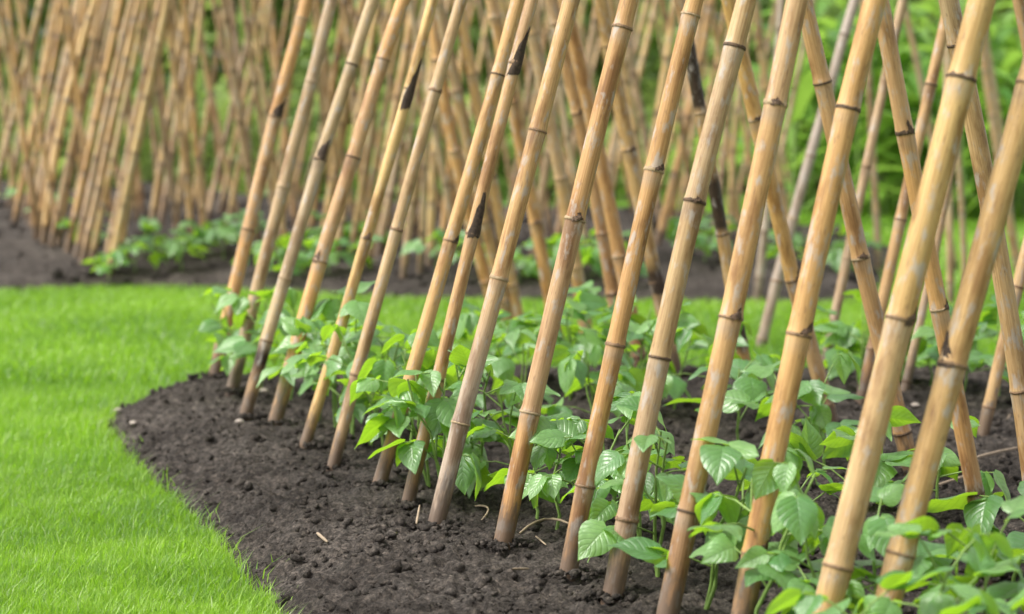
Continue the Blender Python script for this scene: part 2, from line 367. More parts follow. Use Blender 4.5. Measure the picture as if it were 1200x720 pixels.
# ------------------------------------------------------------------ bamboo canes
TAN = [(.62, .365, .140), (.63, .380, .160), (.58, .325, .120), (.61, .365, .165)]
GREY = (.42, .335, .27); BROWN = (.33, .19, .095); ORANGE = (.64, .345, .125); PALE = (.56, .42, .25)
DARKC = (.045, .026, .017)
ICAN = 0
def cane(pts, width_px, nodes=None, tone=None, foot=None, scars=(), dark=(), length=None, parts=True, sides=14, k=.46, seed=0):
    """pts: picture points from the foot upward; the foot stands on the soil, the rest lies in the vertical plane of the frame's lean"""
    r_ = random.Random(seed * 977 + 13)
    base = on_ground(*pts[0]); P = [base]
    for px, py in pts[1:]:
        r = ray(px, py); t = (base[1] - k * base[0]) / (r[1] - k * r[0]); P.append(np.array([0, 0, CAM_H]) + r * t)
    P = np.array(P); z = P[:, 2]; deg = 2 if len(P) > 2 else 1
    fx, fy = np.polyfit(z, P[:, 0], deg), np.polyfit(z, P[:, 1], deg)
    zt = z[-1]; L = length or r_.uniform(1.75, 2.1)
    zs = np.linspace(base[2] - .06, L * .96, 240)
    def ev(f, zz):
        d = np.polyder(f); lim = np.minimum(zz, zt); return np.polyval(f, lim) + np.polyval(d, zt) * (zz - lim)
    c = np.stack([ev(fx, zs), ev(fy, zs), zs], -1)
    c[:, 0] += base[0] - np.interp(base[2], zs, c[:, 0]); c[:, 1] += base[1] - np.interp(base[2], zs, c[:, 1])
    s = np.concatenate([[0], np.cumsum(np.linalg.norm(np.diff(c, axis=0), axis=1))])
    dist = base[1]; r0 = .5 * width_px / FPX * dist
    upx, upy = project(c)
    ns = []
    if nodes:
        ns = sorted(float(np.interp(-ny, -upy, s)) for ny in nodes)
        gap = np.mean(np.diff(ns)) if len(ns) > 1 else r_.uniform(.2, .27)
        gap = min(max(gap, .16), .30)
        while ns[0] - gap > .07: ns.insert(0, ns[0] - gap * r_.uniform(.9, 1.05))
    else:
        gap = r_.uniform(.19, .28); ns = [r_.uniform(.10, gap)]
    while ns[-1] + gap < s[-1]: ns.append(ns[-1] + gap * r_.uniform(.94, 1.08))
    ns = np.array([q for q in ns if .015 < q < s[-1] - .01])
    # rings
    offs = (-.034, -.016, -.008, -.0045, -.0018, .0012, .004, .008, .02) if parts else (-.02, -.007, -.001, .004, .012)
    st = np.unique(np.round(np.concatenate([np.arange(0, s[-1], .05 if parts else .1), [s[-1]]] + [ns + q for q in offs]), 4)); st = st[(st >= 0) & (st <= s[-1])]
    nd = st[:, None] - ns[None]; near = nd[np.arange(len(st)), np.abs(nd).argmin(1)]
    rad = r0 * (1.03 - .10 * st / s[-1])
    bul = r_.uniform(.05, .11)
    rad = rad * (1 + bul * np.exp(-(near / .007) ** 2) + .035 * np.exp(-((near + .012) / .02) ** 2)) * np.where(np.abs(near + .003) < .0022, .97, 1)
    cp = np.stack([np.interp(st, s, c[:, i]) for i in range(3)], -1)
    # a node kinks the cane a little to either side
    zig = np.interp(st, np.concatenate([[0], ns, [s[-1]]]), [0] + [r_.uniform(-.0022, .0022) for _ in ns] + [0]); cp[:, 0] += zig
    V, F = tube(cp, rad, sides)
    jit = 1 + .025 * (np.random.default_rng(seed).random((1, sides)) - .5); ctr = np.repeat(cp, sides, 0)
    V = ctr + (V - ctr) * np.tile(jit, (len(cp), 1)).reshape(-1, 1)
    nb = len(V)
    # colour: each joint-to-joint length has its own shade
    t0 = np.array(tone or r_.choice(TAN)); gv = r_.uniform(0, .28) if parts else 0; t0 = (t0 * (1 - gv) + np.array((.48, .35, .21)) * gv) * r_.uniform(.86, 1.03); seg = np.searchsorted(ns, st); segc = []
    for i in range(len(ns) + 1):
        q = t0 * r_.uniform(.92, 1.07)
        if r_.random() < .22: q = q * .72 + np.array(GREY) * .28
        segc.append(q)
    col = np.array(segc)[seg]
    if foot is not None:
        fcol, fh = foot; fw = np.clip((fh - st) / (.10 + .3 * fh), 0, 1)[:, None]; col = col * (1 - fw) + np.array(fcol) * fw
    mud = np.clip((.13 - st) / .07, 0, 1)[:, None] * .8; col = col * (1 - mud) + np.array((.20, .125, .08)) * mud
    for y0, y1 in dark:      # smoky brown lengths, given as picture rows
        a, b = sorted(float(np.interp(-q, -upy, s)) for q in (y0, y1)); wgt = (np.clip((st - a) / .015, 0, 1) * np.clip((b - st) / .015, 0, 1))[:, None]
        col = col * (1 - wgt) + np.array(DARKC) * wgt
    wax = np.exp(-((near + .014) / .012) ** 2)[:, None] * r_.uniform(.25, .6); col = col * (1 - wax) + np.array((.36, .29, .23)) * wax
    lin = (np.abs(near) < (.003 if parts else .009))[:, None] * (r_.uniform(.25, .8) if parts else .55); col = col * (1 - lin) + np.array((.10, .055, .03)) * lin
    colv = np.repeat(col, sides, 0)
    me = mesh_np('culm', V[:nb], F); vcol(me, 'tint', colv[:nb]); vfloat(me, 'low', np.repeat(st, sides))
    uvl = me.uv_layers.new(name='UVMap'); j = F % sides; i = F // sides
    jj = j.astype(float); jj[(j == 0) & (np.roll(j, 1, 1) != 0) & ((j.max(1) == sides - 1)[:, None])] = sides; jj = np.where((j.max(1) == sides - 1)[:, None] & (j == 0), sides, jj)
    uv = np.stack([jj / sides, st[i]], -1).reshape(-1, 2); uvl.data.foreach_set('uv', uv.astype(np.float32).ravel())
    root = None
    if parts:
        root = empty('bamboo_cane', tuple(base)); inv = Matrix.Translation(-Vector(base))
        me.transform(inv); co = obj('culm', me, M['bamboo'], root)
        def ring(sc, halfh, off, jag):
            m = sides + 4; a = np.linspace(0, 6.2832, m, endpoint=False)
            cc = np.array([np.interp(sc, s, c[:, q]) for q in range(3)]) - base
            cc[0] += np.interp(sc, st, zig)
            T = np.array([np.interp(sc + .02, s, c[:, q]) - np.interp(sc - .02, s, c[:, q]) for q in range(3)]); T /= np.linalg.norm(T)
            U = np.cross(T, [0, 1, 0]); U /= np.linalg.norm(U); W = np.cross(T, U)
            rr = np.interp(sc, st, rad); V = []
            for q, (rf, hz) in enumerate(((1.0, -1), (1.035, -.6), (1.045, .25), (1.0, 1))):
                for i in range(m):
                    jg = (r_.random() ** 2 * jag if q >= 2 else 0)
                    V.append(cc + rr * rf * (math.cos(a[i]) * U + math.sin(a[i]) * W) + T * (hz * halfh + off + jg))
            F = [(q * m + i, q * m + (i + 1) % m, (q + 1) * m + (i + 1) % m, (q + 1) * m + i) for q in range(3) for i in range(m)]
            return mesh_np('node', V, F)
        for q in ns:
            p = np.array([[np.interp(q, s, c[:, i]) for i in range(3)]]); ux, uy = project(p)
            if -60 < uy[0] < 760: obj('node', ring(q, r_.uniform(.0011, .0026), 0, r_.choice((.0005, .001, .003, .006))), M[r_.choice(('node', 'node2', 'node2', 'node3'))], root)
        for sy, lenm, side in scars:     # dark husk left above a joint, wrapped round part of the cane
            q = float(np.interp(-sy, -upy, s)); rows, cols = 9, 9; V = []; flip = r_.choice((0, .4, 1))
            for a_ in range(rows):
                f = a_ / (rows - 1); wd_ = 1.15 if lenm > .03 else .62; lo_, hi_ = side - wd_ + .2 * f + (.9 * wd_ * f * flip), side + wd_ - (1.7 - 1.0 * flip) * wd_ * f ** 1.3 + r_.uniform(-.16, .16)
                sc = q + lenm * f; cc = np.array([np.interp(sc, s, c[:, i]) for i in range(3)]) - base; cc[0] += np.interp(sc, st, zig)
                rr = np.interp(sc, st, rad) * 1.03 + .0006
                for b_ in range(cols):
                    an = lo_ + (hi_ - lo_) * b_ / (cols - 1) + r_.uniform(-.05, .05)
                    V.append(cc + rr * np.array([math.cos(an), -math.sin(an), 0]) + np.array([0, 0, r_.uniform(-.003, .003)]))
            F = [(a_ * cols + b_, a_ * cols + b_ + 1, (a_ + 1) * cols + b_ + 1, (a_ + 1) * cols + b_) for a_ in range(rows - 1) for b_ in range(cols - 1)]
            obj('husk_scar', mesh_np('husk_scar', V, F), M['husk' if lenm > .03 else 'node'], root)
    else:
        me.transform(Matrix.Translation(-Vector(base))); root = obj('bamboo_cane', me, M['bamboo']); root.location = tuple(base)
    return root

# front row of the near frame, far left to near right: points (foot first), width, joints, tone, foot stain, scars, what tells it apart
FRONT = [
 (((252, 441), (298, 240), (359, 0)), 15.5, (22, 137, 270, 402), ORANGE, (BROWN, .16), ((137, .05, 1.2),), (), 'tan bamboo cane nearest the lawn corner, with a black scar high up'),
 (((272, 460), (327, 240), (389, 0)), 15, (97, 220, 373), (.50, .345, .20), (GREY, .3), (), (), 'greyish tan bamboo cane, second from the left in the near front row'),
 (((287, 490), (333, 327), (360, 240), (437, 0)), 15, (187, 327, 400), PALE, (BROWN, .22), ((187, .05, 1.9),), ((402, 432),), 'pale bamboo cane with a dark brown stained foot beside a white stone'),
 (((322, 497), (396, 240), (473, 0)), 17, (70, 185, 307, 428), ORANGE, None, ((307, .03, 2.2),), (), 'thick clean orange tan bamboo cane, fourth from the left in the near front row'),
 (((357, 523), (402, 382), (440, 240), (508, 0)), 13.5, (105, 280, 384), (.62, .42, .17), (BROWN, .16), ((128, .115, 1.1), (280, .014, 1.5)), (), 'slim yellow tan bamboo cane with a long black scar near its top'),
 (((390, 550), (429, 400), (472, 240), (540, 0)), 14.5, (107, 270, 440), (.53, .36, .19), (BROWN, .2), (), (), 'slim dull tan bamboo cane just right of the one with the long black scar'),
 (((444, 570), (496, 408), (540, 240), (609, 0)), 17, (88, 283, 470), TAN[0], (BROWN, .24), ((283, .012, .8),), (), 'bamboo cane running close along the left side of the double-scarred cane'),
 (((477, 593), (518, 428), (562, 240), (624, 0)), 16, (75, 275, 445), TAN[3], (BROWN, .26), ((88, .09, 1.2), (278, .085, 1.0)), (), 'bamboo cane with two black scars, right one of a close pair'),
 (((511, 617), (548, 476), (606, 240), (671, 0)), 21, (154, 327), TAN[1], (GREY, .55), (), (), 'bamboo cane with a smooth pale grey lower half'),
 (((589, 640), (618, 476), (680, 240), (734, 0)), 23, (33, 258, 484), ORANGE, ((.50, .27, .11), .2), ((258, .012, 1.4),), (), 'clean orange tan bamboo cane, tenth from the left in the near front row'),
 (((665, 675), (705, 474), (757, 240), (815, 0)), 22, (18, 200, 405, 570), TAN[2], (BROWN, .32), ((199, .008, .9),), (), 'bamboo cane with a small black bud hole at mid height'),
 (((717, 703), (762, 473), (813, 240), (875, 0)), 25.5, (55, 237, 420, 610), (.56, .38, .19), ((.40, .27, .17), .42), ((237, .008, 1.3),), (), 'weathered bamboo cane whose lower half is streaked grey brown'),
 (((780, 731), (835, 480), (881, 240), (936, 0)), 27, (123, 373, 600), TAN[1], (BROWN, .40), ((123, .010, 1.5), (373, .014, 1.2)), (), 'bamboo cane with torn brown husk at two joints, fourth from the right'),
 (((866, 750), (916, 480), (970, 240), (1026, 0)), 28, (128, 393, 650), TAN[0], ((.40, .23, .12), .22), ((390, .016, 1.0), (648, .018, 1.0)), (), 'bamboo cane with brown eye-shaped scars, third from the right in front'),
 (((946, 800), (985, 650), (1026, 480), (1091, 240), (1152, 0)), 34, (93, 375, 665), (.60, .385, .145), None, ((380, .022, .75),), (), 'thick smooth yellow bamboo cane, second from the right in front'),
 (((1018, 792), (1047, 680), (1101, 480), (1170, 240), (1203, 100)), 33, (100, 428, 650), (.59, .37, .14), ((.42, .25, .12), .22), ((428, .045, 2.75),), (), 'thick blurred bamboo cane at the far right of the near front row'),
]
for i, (pts, wd, nds, tn, ft, sc, dk, lab) in enumerate(FRONT):
    tag(cane(pts, wd, nds, tn, ft, sc, dk, seed=i + 1), lab, 'bamboo cane', 'front row canes of the near bean frame')

# back row of the near frame: these lean the other way
BACK = [
 (((592, 402), (572, 345), (540, 215), (505, 0)), 14.5, (177, 330), ORANGE, None, (), (), 'first from the left'),
 (((603, 404), (577, 300), (555, 200), (537, 110), (518, 30)), 13.5, (107, 260), (.50, .31, .14), None, (), (), 'second from the left'),
 (((614, 404), (600, 337), (582, 240), (552, 87), (535, 0)), 14, (87, 208, 335), TAN[0], None, (), (), 'third from the left'),
 (((657, 412), (640, 337), (622, 240), (600, 120), (574, 0)), 15, (120, 262), ORANGE, None, ((262, .014, 1.5),), (), 'fourth from the left'),
 (((692, 418), (680, 363), (662, 240), (645, 150), (614, 0)), 15.5, (40, 210), (.58, .35, .14), (BROWN, .3), (), (), 'fifth from the left'),
 (((733, 432), (718, 330), (700, 240), (677, 130), (648, 0)), 16, (133, 274, 345), (.56, .33, .15), (GREY, .28), ((133, .014, .9),), (), 'sixth from the left'),
 (((752, 436), (737, 363), (715, 240), (690, 125), (662, 0)), 16.5, (20, 300), ORANGE, (BROWN, .3), (), (), 'seventh from the left'),
 (((792, 440), (770, 345), (750, 245), (728, 120), (702, 0)), 16.5, (176, 330), (.60, .38, .15), (BROWN, .2), ((176, .010, .9), (345, .07, 1.2)), ((310, 347),), 'blackened just above the plants'),
 (((880, 470), (868, 380), (842, 240), (826, 160), (812, 70), (800, 0)), 15, (133, 275, 400), (.58, .37, .15), (BROWN, .2), (), ((30, 132), (196, 275), (372, 412)), 'with long black lengths'),
 (((974, 500), (962, 440), (911, 240), (885, 140), (856, 0)), 18, (140, 328), (.62, .38, .13), None, ((330, .03, .9), (140, .007, 1.2)), (), 'bright orange with a split brown joint'),
 (((1068, 556), (1056, 480), (1030, 392), (998, 240), (963, 97), (944, 0)), 20, (97, 302, 507), TAN[3], None, ((302, .010, 1.4),), (), 'frayed husk at lowest joint'),
 (((1160, 676), (1139, 578), (1127, 480), (1102, 365), (1074, 240), (1037, 20)), 20.5, (155, 362, 578), ORANGE, ((.34, .22, .15), .3), ((158, .022, 1.0), (362, .016, .7)), ((565, 585),), 'dark ringed foot on bare soil'),
 (((1217, 632), (1193, 460), (1160, 240), (1139, 130), (1112, 0)), 23, (52, 250, 458), (.60, .40, .20), None, ((52, .008, 1.3),), (), 'flecked with white, last on the right'),
]
for i, (pts, wd, nds, tn, ft, sc, dk, lab) in enumerate(BACK):
    lab = 'left-leaning bamboo cane of the near back row, ' + lab
    tag(cane(pts, wd, nds, tn, ft, sc, dk, seed=i + 40), lab, 'bamboo cane', 'back row canes of the near bean frame')

# the second frame, to the right behind the near one
SECOND = [
 (((888, 417), (908, 320), (935, 240), (978, 80), (1001, 0)), 13, None, (.43, .36, .32), (GREY, .5), 'silvery grey bamboo cane leaning right behind the orange cane, foot on the grass edge'),
 (((966, 434), (979, 370), (990, 290), (1014, 220), (1052, 20)), 11.5, None, (.48, .33, .20), (GREY, .3), 'slim brownish bamboo cane left of the blurred bean row on the right'),
 (((1009, 472), (1020, 400), (1041, 310), (1058, 240), (1080, 150), (1104, 30)), 14, (410, 258, 100), (.56, .35, .16), (BROWN, .3), 'tan bamboo cane with brown foot behind the thick yellow cane'),
 (((1061, 458), (1066, 430), (1083, 350), (1101, 260), (1122, 160), (1150, 0)), 11, (448, 300), (.50, .33, .19), (GREY, .2), 'pinkish bamboo cane half hidden between the two thickest canes'),
 (((1151, 509), (1160, 475), (1172, 410), (1197, 320), (1228, 200)), 14.5, (478, 337), (.58, .38, .17), None, 'short looking tan bamboo cane with its foot on bare soil at right'),
 (((1030, 320), (1027, 240), (1020, 130), (1012, 0)), 8, None, (.52, .36, .21), None, 'thin upright bamboo cane in front of the tall green leaves, left one'),
 (((1114, 365), (1112, 250), (1110, 100), (1108, 0)), 8.5, (236, 330), (.50, .36, .23), None, 'thin upright bamboo cane seen just right of the thick yellow cane'),
 (((1132, 372), (1130, 300), (1124, 200), (1110, 40)), 7.5, None, (.46, .34, .20), None, 'thinnest upright bamboo cane between the two thick front canes'),
 (((1196, 330), (1186, 262), (1170, 180), (1153, 60), (1145, 0)), 11, None, (.54, .35, .19), None, 'bamboo cane leaning left before the dark hedge at right'),
 (((1188, 300), (1178, 190), (1160, 80), (1148, 0)), 8, None, (.52, .37, .22), None, 'thin pale bamboo cane leaning left close to the right edge'),
 (((1120, 320), (1100, 200), (1075, 80), (1060, 0)), 8, None, (.50, .36, .21), None, 'thin bamboo cane leaning left before the tall green leaves'),
 (((1225, 90 + 420), (1210, 90), (1200, 30), (1192, 0)), 14, None, (.57, .36, .18), None, 'bamboo cane leaning left in the top right corner'),
]
for i, (pts, wd, nds, tn, ft, lab) in enumerate(SECOND):
    tag(cane(pts, wd, nds, tn, ft, parts=True, sides=10, seed=i + 70), lab, 'bamboo cane', 'canes of the frames at right behind the near one')

# far frames: too blurred to show more than joints
FARF = [ # right-leaning (foot, points up)
 ((-45, 229), (-20, 0)), ((-26, 233), (8, 0)), ((-6, 237), (30, 0)), ((10, 243), (47, 0)), ((20, 250), (64, 0)), ((28, 257), (77, 0)), ((34, 263), (90, 0)), ((43, 274), (101, 0)),
 ((51, 284), (78, 120), (112, 0)), ((60, 288), (119, 0)), ((69, 287), (98, 120), (127, 0)), ((79, 296), (142, 0)), ((89, 303), (122, 145), (155, 0)), ((97, 306), (163, 0)), ((106, 311), (172, 0)),
 ((122, 318), (143, 220), (162, 120), (188, 0)), ((128, 324), (155, 190), (196, 0)), ((138, 314), (160, 180), (202, 0)),
 ((242, 262), (262, 170), (300, 0)), ((258, 250), (310, 0)), ((362, 284), (405, 0)), ((376, 292), (424, 0)), ((393, 306), (442, 0)), ((411, 300), (458, 0)), ((430, 312), (486, 0)), ((443, 300), (500, 0)),
 ((472, 324), (483, 232), (527, 0)), ((492, 320), (497, 230), (505, 0)), ((503, 312), (513, 130), (524, 0)), ((516, 302), (548, 0)), ((600, 296), (646, 0)), ((652, 292), (702, 0)), ((700, 302), (747, 0)),
 ((745, 300), (792, 0)), ((770, 288), (785, 230), (834, 0)), ((784, 268), (824, 0)), ((805, 266), (852, 0)), ((838, 278), (868, 0)), ((854, 288), (862, 150), (884, 0)), ((888, 352), (898, 250), (905, 170), (916, 0)),
 ((205, 268), (238, 0)), ((320, 262), (350, 0)), ((560, 285), (590, 0)), ((625, 300), (668, 0)),
]
FARB = [ # left-leaning
 ((160, 258), (138, 0)), ((188, 252), (183, 200), (172, 0)), ((206, 252), (180, 0)), ((222, 264), (208, 60), (197, 0)),
 ((281, 264), (268, 190), (247, 110), (227, 0)), ((300, 254), (250, 0)), ((303, 292), (262, 0)), ((322, 260), (285, 0)), ((296, 247), (282, 90), (270, 0)), ((338, 304), (322, 200), (296, 0)),
 ((348, 258), (314, 0)), ((402, 290), (372, 0)), ((440, 285), (400, 0)), ((540, 310), (480, 0)), ((640, 306), (604, 100), (586, 0)), ((662, 285), (628, 0)), ((690, 312), (640, 0)), ((716, 302), (690, 150), (668, 0)),
 ((764, 302), (738, 120), (716, 0)), ((820, 292), (776, 0)), ((868, 280), (835, 0)), ((930, 300), (905, 150), (885, 0)), ((240, 285), (215, 0)), ((130, 262), (110, 0)),
]
for n_, xa, xb in ((9, -30, 250), (14, 230, 560), (12, 560, 900)):
    for q in range(n_):
        x_ = xa + (xb - xa) * (q + rng.random()) / n_; FARF.append(((x_, rng.uniform(236, 292)), (x_ + rng.uniform(38, 66), 0)))
for n_, xa, xb in ((15, 0, 330), (14, 330, 660), (9, 660, 960)):
    for q in range(n_):
        x_ = xa + (xb - xa) * (q + rng.random()) / n_; FARB.append(((x_, rng.uniform(238, 290)), (x_ - rng.uniform(26, 52), 0)))
FTONE = [(.56, .37, .18), (.60, .40, .19), (.61, .38, .16), (.52, .38, .23), (.64, .45, .21), (.54, .36, .19), (.58, .42, .19)]
far = []
for i, pts in enumerate(FARF + FARB):
    d = on_ground(*pts[0])[1]; dia = rng.uniform(.026, .039) * (1.18 if i in (15, 16) else 1)
    o = cane(pts, dia * FPX / d, None, rng.choice(FTONE) if i != 39 else (.40, .33, .27), None, length=rng.uniform(2.1, 2.6), parts=False, sides=9, seed=i + 100)
    far.append((pts[0][0], i < len(FARF), o))
for right in (True, False):
    row = sorted((f for f in far if f[1] == right), key=lambda f: f[0])
    seen = [f for f in row if f[0] > 0]
    for f in row:
        side = 'right-leaning' if right else 'left-leaning'
        if f in seen: lab = f'blurred {side} bamboo cane in the far bed, {ordinal(seen.index(f) + 1)} from the left by its foot'
        else: lab = f'blurred right-leaning far cane whose foot lies off the left edge, {ordinal(len(row) - len(seen) - row.index(f))} one out'
        tag(f[2], lab, 'bamboo cane', f'{side} canes of the far frames')

FEET = [on_ground(*f[0][0]) for f in FRONT + BACK]
n_ = 70; V_ = []
for f in FEET:
    a_ = nrg.random(n_) * 6.283; rr_ = .019 + .035 * nrg.random(n_) ** 1.8; s_ = .0025 + .006 * nrg.random(n_) ** 2
    for a, r_, q in zip(a_, rr_, s_):
        x_, y_ = f[0] + math.cos(a) * r_, f[1] + math.sin(a) * r_
        V_.append(ICO_V * q * (1 + .9 * (nrg.random((12, 1)) - .5)) * np.array([1, 1, .8]) + np.array([x_, y_, f[2] + .004 + .30 * max(0, .042 - r_) * nrg.random()]))
o = obj('soil_heap_crumbs', mesh_np('soil_heap_crumbs', np.vstack(V_), (ICO_F[None] + 12 * np.arange(len(V_))[:, None, None]).reshape(-1, 3), False), M['soil'])
o['kind'] = 'stuff'; o['label'] = 'crumbs of soil pushed up round the feet of the near canes'; o['category'] = 'soil'

# ------------------------------------------------------------------ bean plants
def leaflet_mesh(seed, W, fold, curl, wave, twist):
    nu, nv = 11, 8; V, UV = [], []; r_ = random.Random(seed); ph_ = r_.uniform(0, 6)
    for a in range(nu):
        u = a / (nu - 1); f = math.sin(math.pi * min(1, (u * .985 + .012)) ** .60) ** .85 * (1 - .32 * u ** 3)
        if u > .985: f = .01
        for b in range(nv + 1):
            v = b / nv * 2 - 1; hw = W * f; x = v * hw * (1 + (.08 * (1 if v > 0 else -1) * r_.uniform(.5, 1)))
            z = fold * abs(v) * hw - curl * u * u + wave * math.sin(u * 9 + ph_ + (2 if v > 0 else 0)) * v * v + twist * v * hw * u
            z -= .35 * abs(v) ** 3 * hw * .5
            V.append((x, u - .05 * (1 - abs(v)) * 0 - .06 * abs(v) * (1 - u) ** 4, z)); UV.append(((v + 1) / 2, u))
    F = [(a * (nv + 1) + b, a * (nv + 1) + b + 1, (a + 1) * (nv + 1) + b + 1, (a + 1) * (nv + 1) + b) for a in range(nu - 1) for b in range(nv)]
    me = mesh_np('leaflet', V, F); ul = me.uv_layers.new(name='UVMap'); ul.data.foreach_set('uv', np.array(UV, np.float32)[np.array(F).ravel()].ravel())
    me.materials.append(M['leaf']); return me
LEAF = [leaflet_mesh(i, W, fo, cu, wa, tw) for i, (W, fo, cu, wa, tw) in enumerate((
    (.43, .22, .22, .040, .05), (.40, .35, .10, .030, -.10), (.46, .12, .34, .045, .12), (.42, -.05, .16, .05, .0), (.37, .45, .28, .035, .08), (.44, .20, .45, .04, -.15)))]
def bean_plant(px, py, h, nleaf, spread, size, label, group, seed, base=None):
    r_ = random.Random(seed * 31 + 7); b = on_ground(px, py) if base is None else base; root = empty('bean_plant', tuple(b)); tag(root, label, 'bean plant', group)
    nst = 1 if h < .2 else r_.choice((2, 2, 3)); axes = []; VV, FF, off = [], [], 0
    for s_ in range(nst):
        a = r_.uniform(0, 6.28); le = r_.uniform(.05, .28) * h * (1.5 if nst > 1 else .6)
        P = np.array([(math.cos(a) * le * t ** 1.4, math.sin(a) * le * t ** 1.4, -.01 + h * t * r_.uniform(.93, 1.0)) for t in np.linspace(0, 1, 6)])
        P[1:-1] += np.array([[r_.uniform(-.008, .008), r_.uniform(-.008, .008), 0] for _ in range(4)])
        V, F = tube(P, np.linspace(.0036, .0018, 6), 6); VV.append(V); FF.append(F + off); off += len(V); axes.append(P)
    obj('stem', mesh_np('stem', np.vstack(VV), np.vstack(FF)), M['stem'], root)
    a0 = r_.uniform(0, 6.28)
    for i in range(nleaf):
        P = axes[i % nst]; t = min(1, .30 + .70 * ((i // nst + r_.random() * .6) / max(1, nleaf / nst))); q = t * 5; k_ = min(4, int(q))
        p0 = P[k_] + (P[k_ + 1] - P[k_]) * (q - k_)
        az = a0 + i * 2.4 + r_.uniform(-.4, .4); el = r_.uniform(.15, .95) if t < .85 else r_.uniform(.6, 1.25); pl = spread * r_.uniform(.5, 1.1) * (1.15 - .45 * t)
        dv = np.array([math.cos(az) * math.cos(el), math.sin(az) * math.cos(el), math.sin(el)])
        p1 = p0 + dv * pl * .55; p2 = p0 + dv * pl + np.array([0, 0, -.12 * pl]); ext = np.array([math.cos(az), math.sin(az), .05]); p3 = p2 + ext * .018
        V, F = tube(np.array([p0, p1, p2, p3]), [.0017, .0014, .0012, .0010], 5)
        leaf = obj('leaf', mesh_np('petiole', V, F), M['stem'], root)
        L = size * r_.uniform(.70, 1.15) * (1 - .25 * max(0, t - .6))
        droop = r_.gauss(.24, .42)
        for dz, pos, sc in ((0, p3, 1.0), (1.15, p2, .90), (-1.15, p2, .90)):
            lf = obj('leaflet', r_.choice(LEAF), None, leaf); yaw = az - math.pi / 2 + dz + r_.uniform(-.25, .25)
            m = Matrix.Translation(Vector(pos)) @ Matrix.Rotation(yaw, 4, 'Z') @ Matrix.Rotation(-(droop + r_.uniform(-.3, .35)), 4, 'X') @ Matrix.Rotation(r_.gauss(0, .40), 4, 'Y')
            ll = L * sc * r_.uniform(.9, 1.08); lf.matrix_local = m @ Matrix.Diagonal((ll * r_.uniform(.9, 1.05), ll, ll, 1))
    return root
ROW_A = [(290, 428, .19, 6), (405, 476, .2, 6), (446, 498, .2, 6), (515, 545, .18, 6), (610, 570, .18, 6), (663, 598, .17, 6), (760, 630, .2, 6), (318, 436, .20, 6), (352, 447, .22, 8), (385, 468, .22, 8), (425, 490, .23, 9), (462, 512, .22, 8), (497, 530, .21, 8), (535, 566, .20, 7), (575, 552, .22, 8),
         (640, 590, .15, 5), (690, 612, .20, 7), (738, 612, .24, 9), (783, 652, .24, 9), (838, 690, .22, 9), (893, 720, .23, 9), (935, 650, .17, 6), (968, 735, .17, 6), (1040, 735, .18, 7),
         (1095, 790, .17, 8), (1010, 830, .16, 8), (1160, 760, .17, 8), (1190, 850, .16, 8)]
ROW_B = [(545, 450, .20, 7), (590, 462, .21, 8), (632, 452, .23, 8), (668, 470, .24, 9), (705, 452, .25, 9), (742, 475, .24, 9), (790, 480, .23, 8), (828, 500, .22, 8),
         (866, 520, .18, 6), (915, 545, .17, 5), (966, 548, .19, 5), (1000, 600, .15, 5), (1098, 600, .15, 5), (1188, 690, .13, 5), (700, 520, .20, 7), (610, 500, .2, 7)]
ROW_C = [(975, 446, .17, 6), (1008, 452, .20, 7), (1046, 448, .19, 7), (1090, 452, .18, 6), (1128, 458, .18, 6), (1170, 462, .19, 7), (1205, 470, .18, 6)]
FARP = [(128, 326), (158, 318), (190, 302), (214, 318), (232, 294), (262, 302), (288, 290), (312, 318), (332, 330), (368, 300), (392, 296), (420, 290), (448, 296), (352, 318), (384, 322), (412, 316), (512, 326), (548, 312), (575, 326), (608, 330),
        (640, 316), (672, 330), (694, 322), (716, 332), (806, 300), (826, 305), (846, 298), (918, 312), (944, 300), (978, 316), (1004, 310), (92, 296), (110, 285), (60, 262), (30, 250)]
def row_labels(row, txt, grp, kind, spread, size, s0):
    order = sorted(range(len(row)), key=lambda i: row[i][0])
    for rank, i in enumerate(order):
        r = row[i]
        if len(r) == 4: px, py, h, n = r
        else: px, py = r; h, n = rng.uniform(.10, .18), rng.choice((5, 6, 7))
        if kind == 'a': px, py = px - 12, py + 23; h += .045 if px < 600 else 0; n += 2 if px < 620 else 1
        bean_plant(px, py, h, n, spread * rng.uniform(.85, 1.15), size * rng.uniform(.9, 1.1) * (.86 if kind == 'a' and px > 620 else 1), txt.format(ordinal(rank + 1)), grp, s0 + i)
row_labels(ROW_A, 'leafy young bean plant, {} from the left along the front row of near canes', 'bean plants along the front row of canes', 'a', .108, .074, 200)
row_labels(ROW_B, 'leafy young bean plant, {} from the left along the back row of near canes', 'bean plants along the back row of canes', 'b', .108, .074, 300)
row_labels(ROW_C, 'blurred bean plant in the row behind at right, {} from the left', 'bean plants of the row behind at right', 'c', .12, .085, 400)
row_labels(FARP, 'blurred pale bean plant in the far bed, {} from the left', 'bean plants in the far bed', 'f', .12, .088, 500)

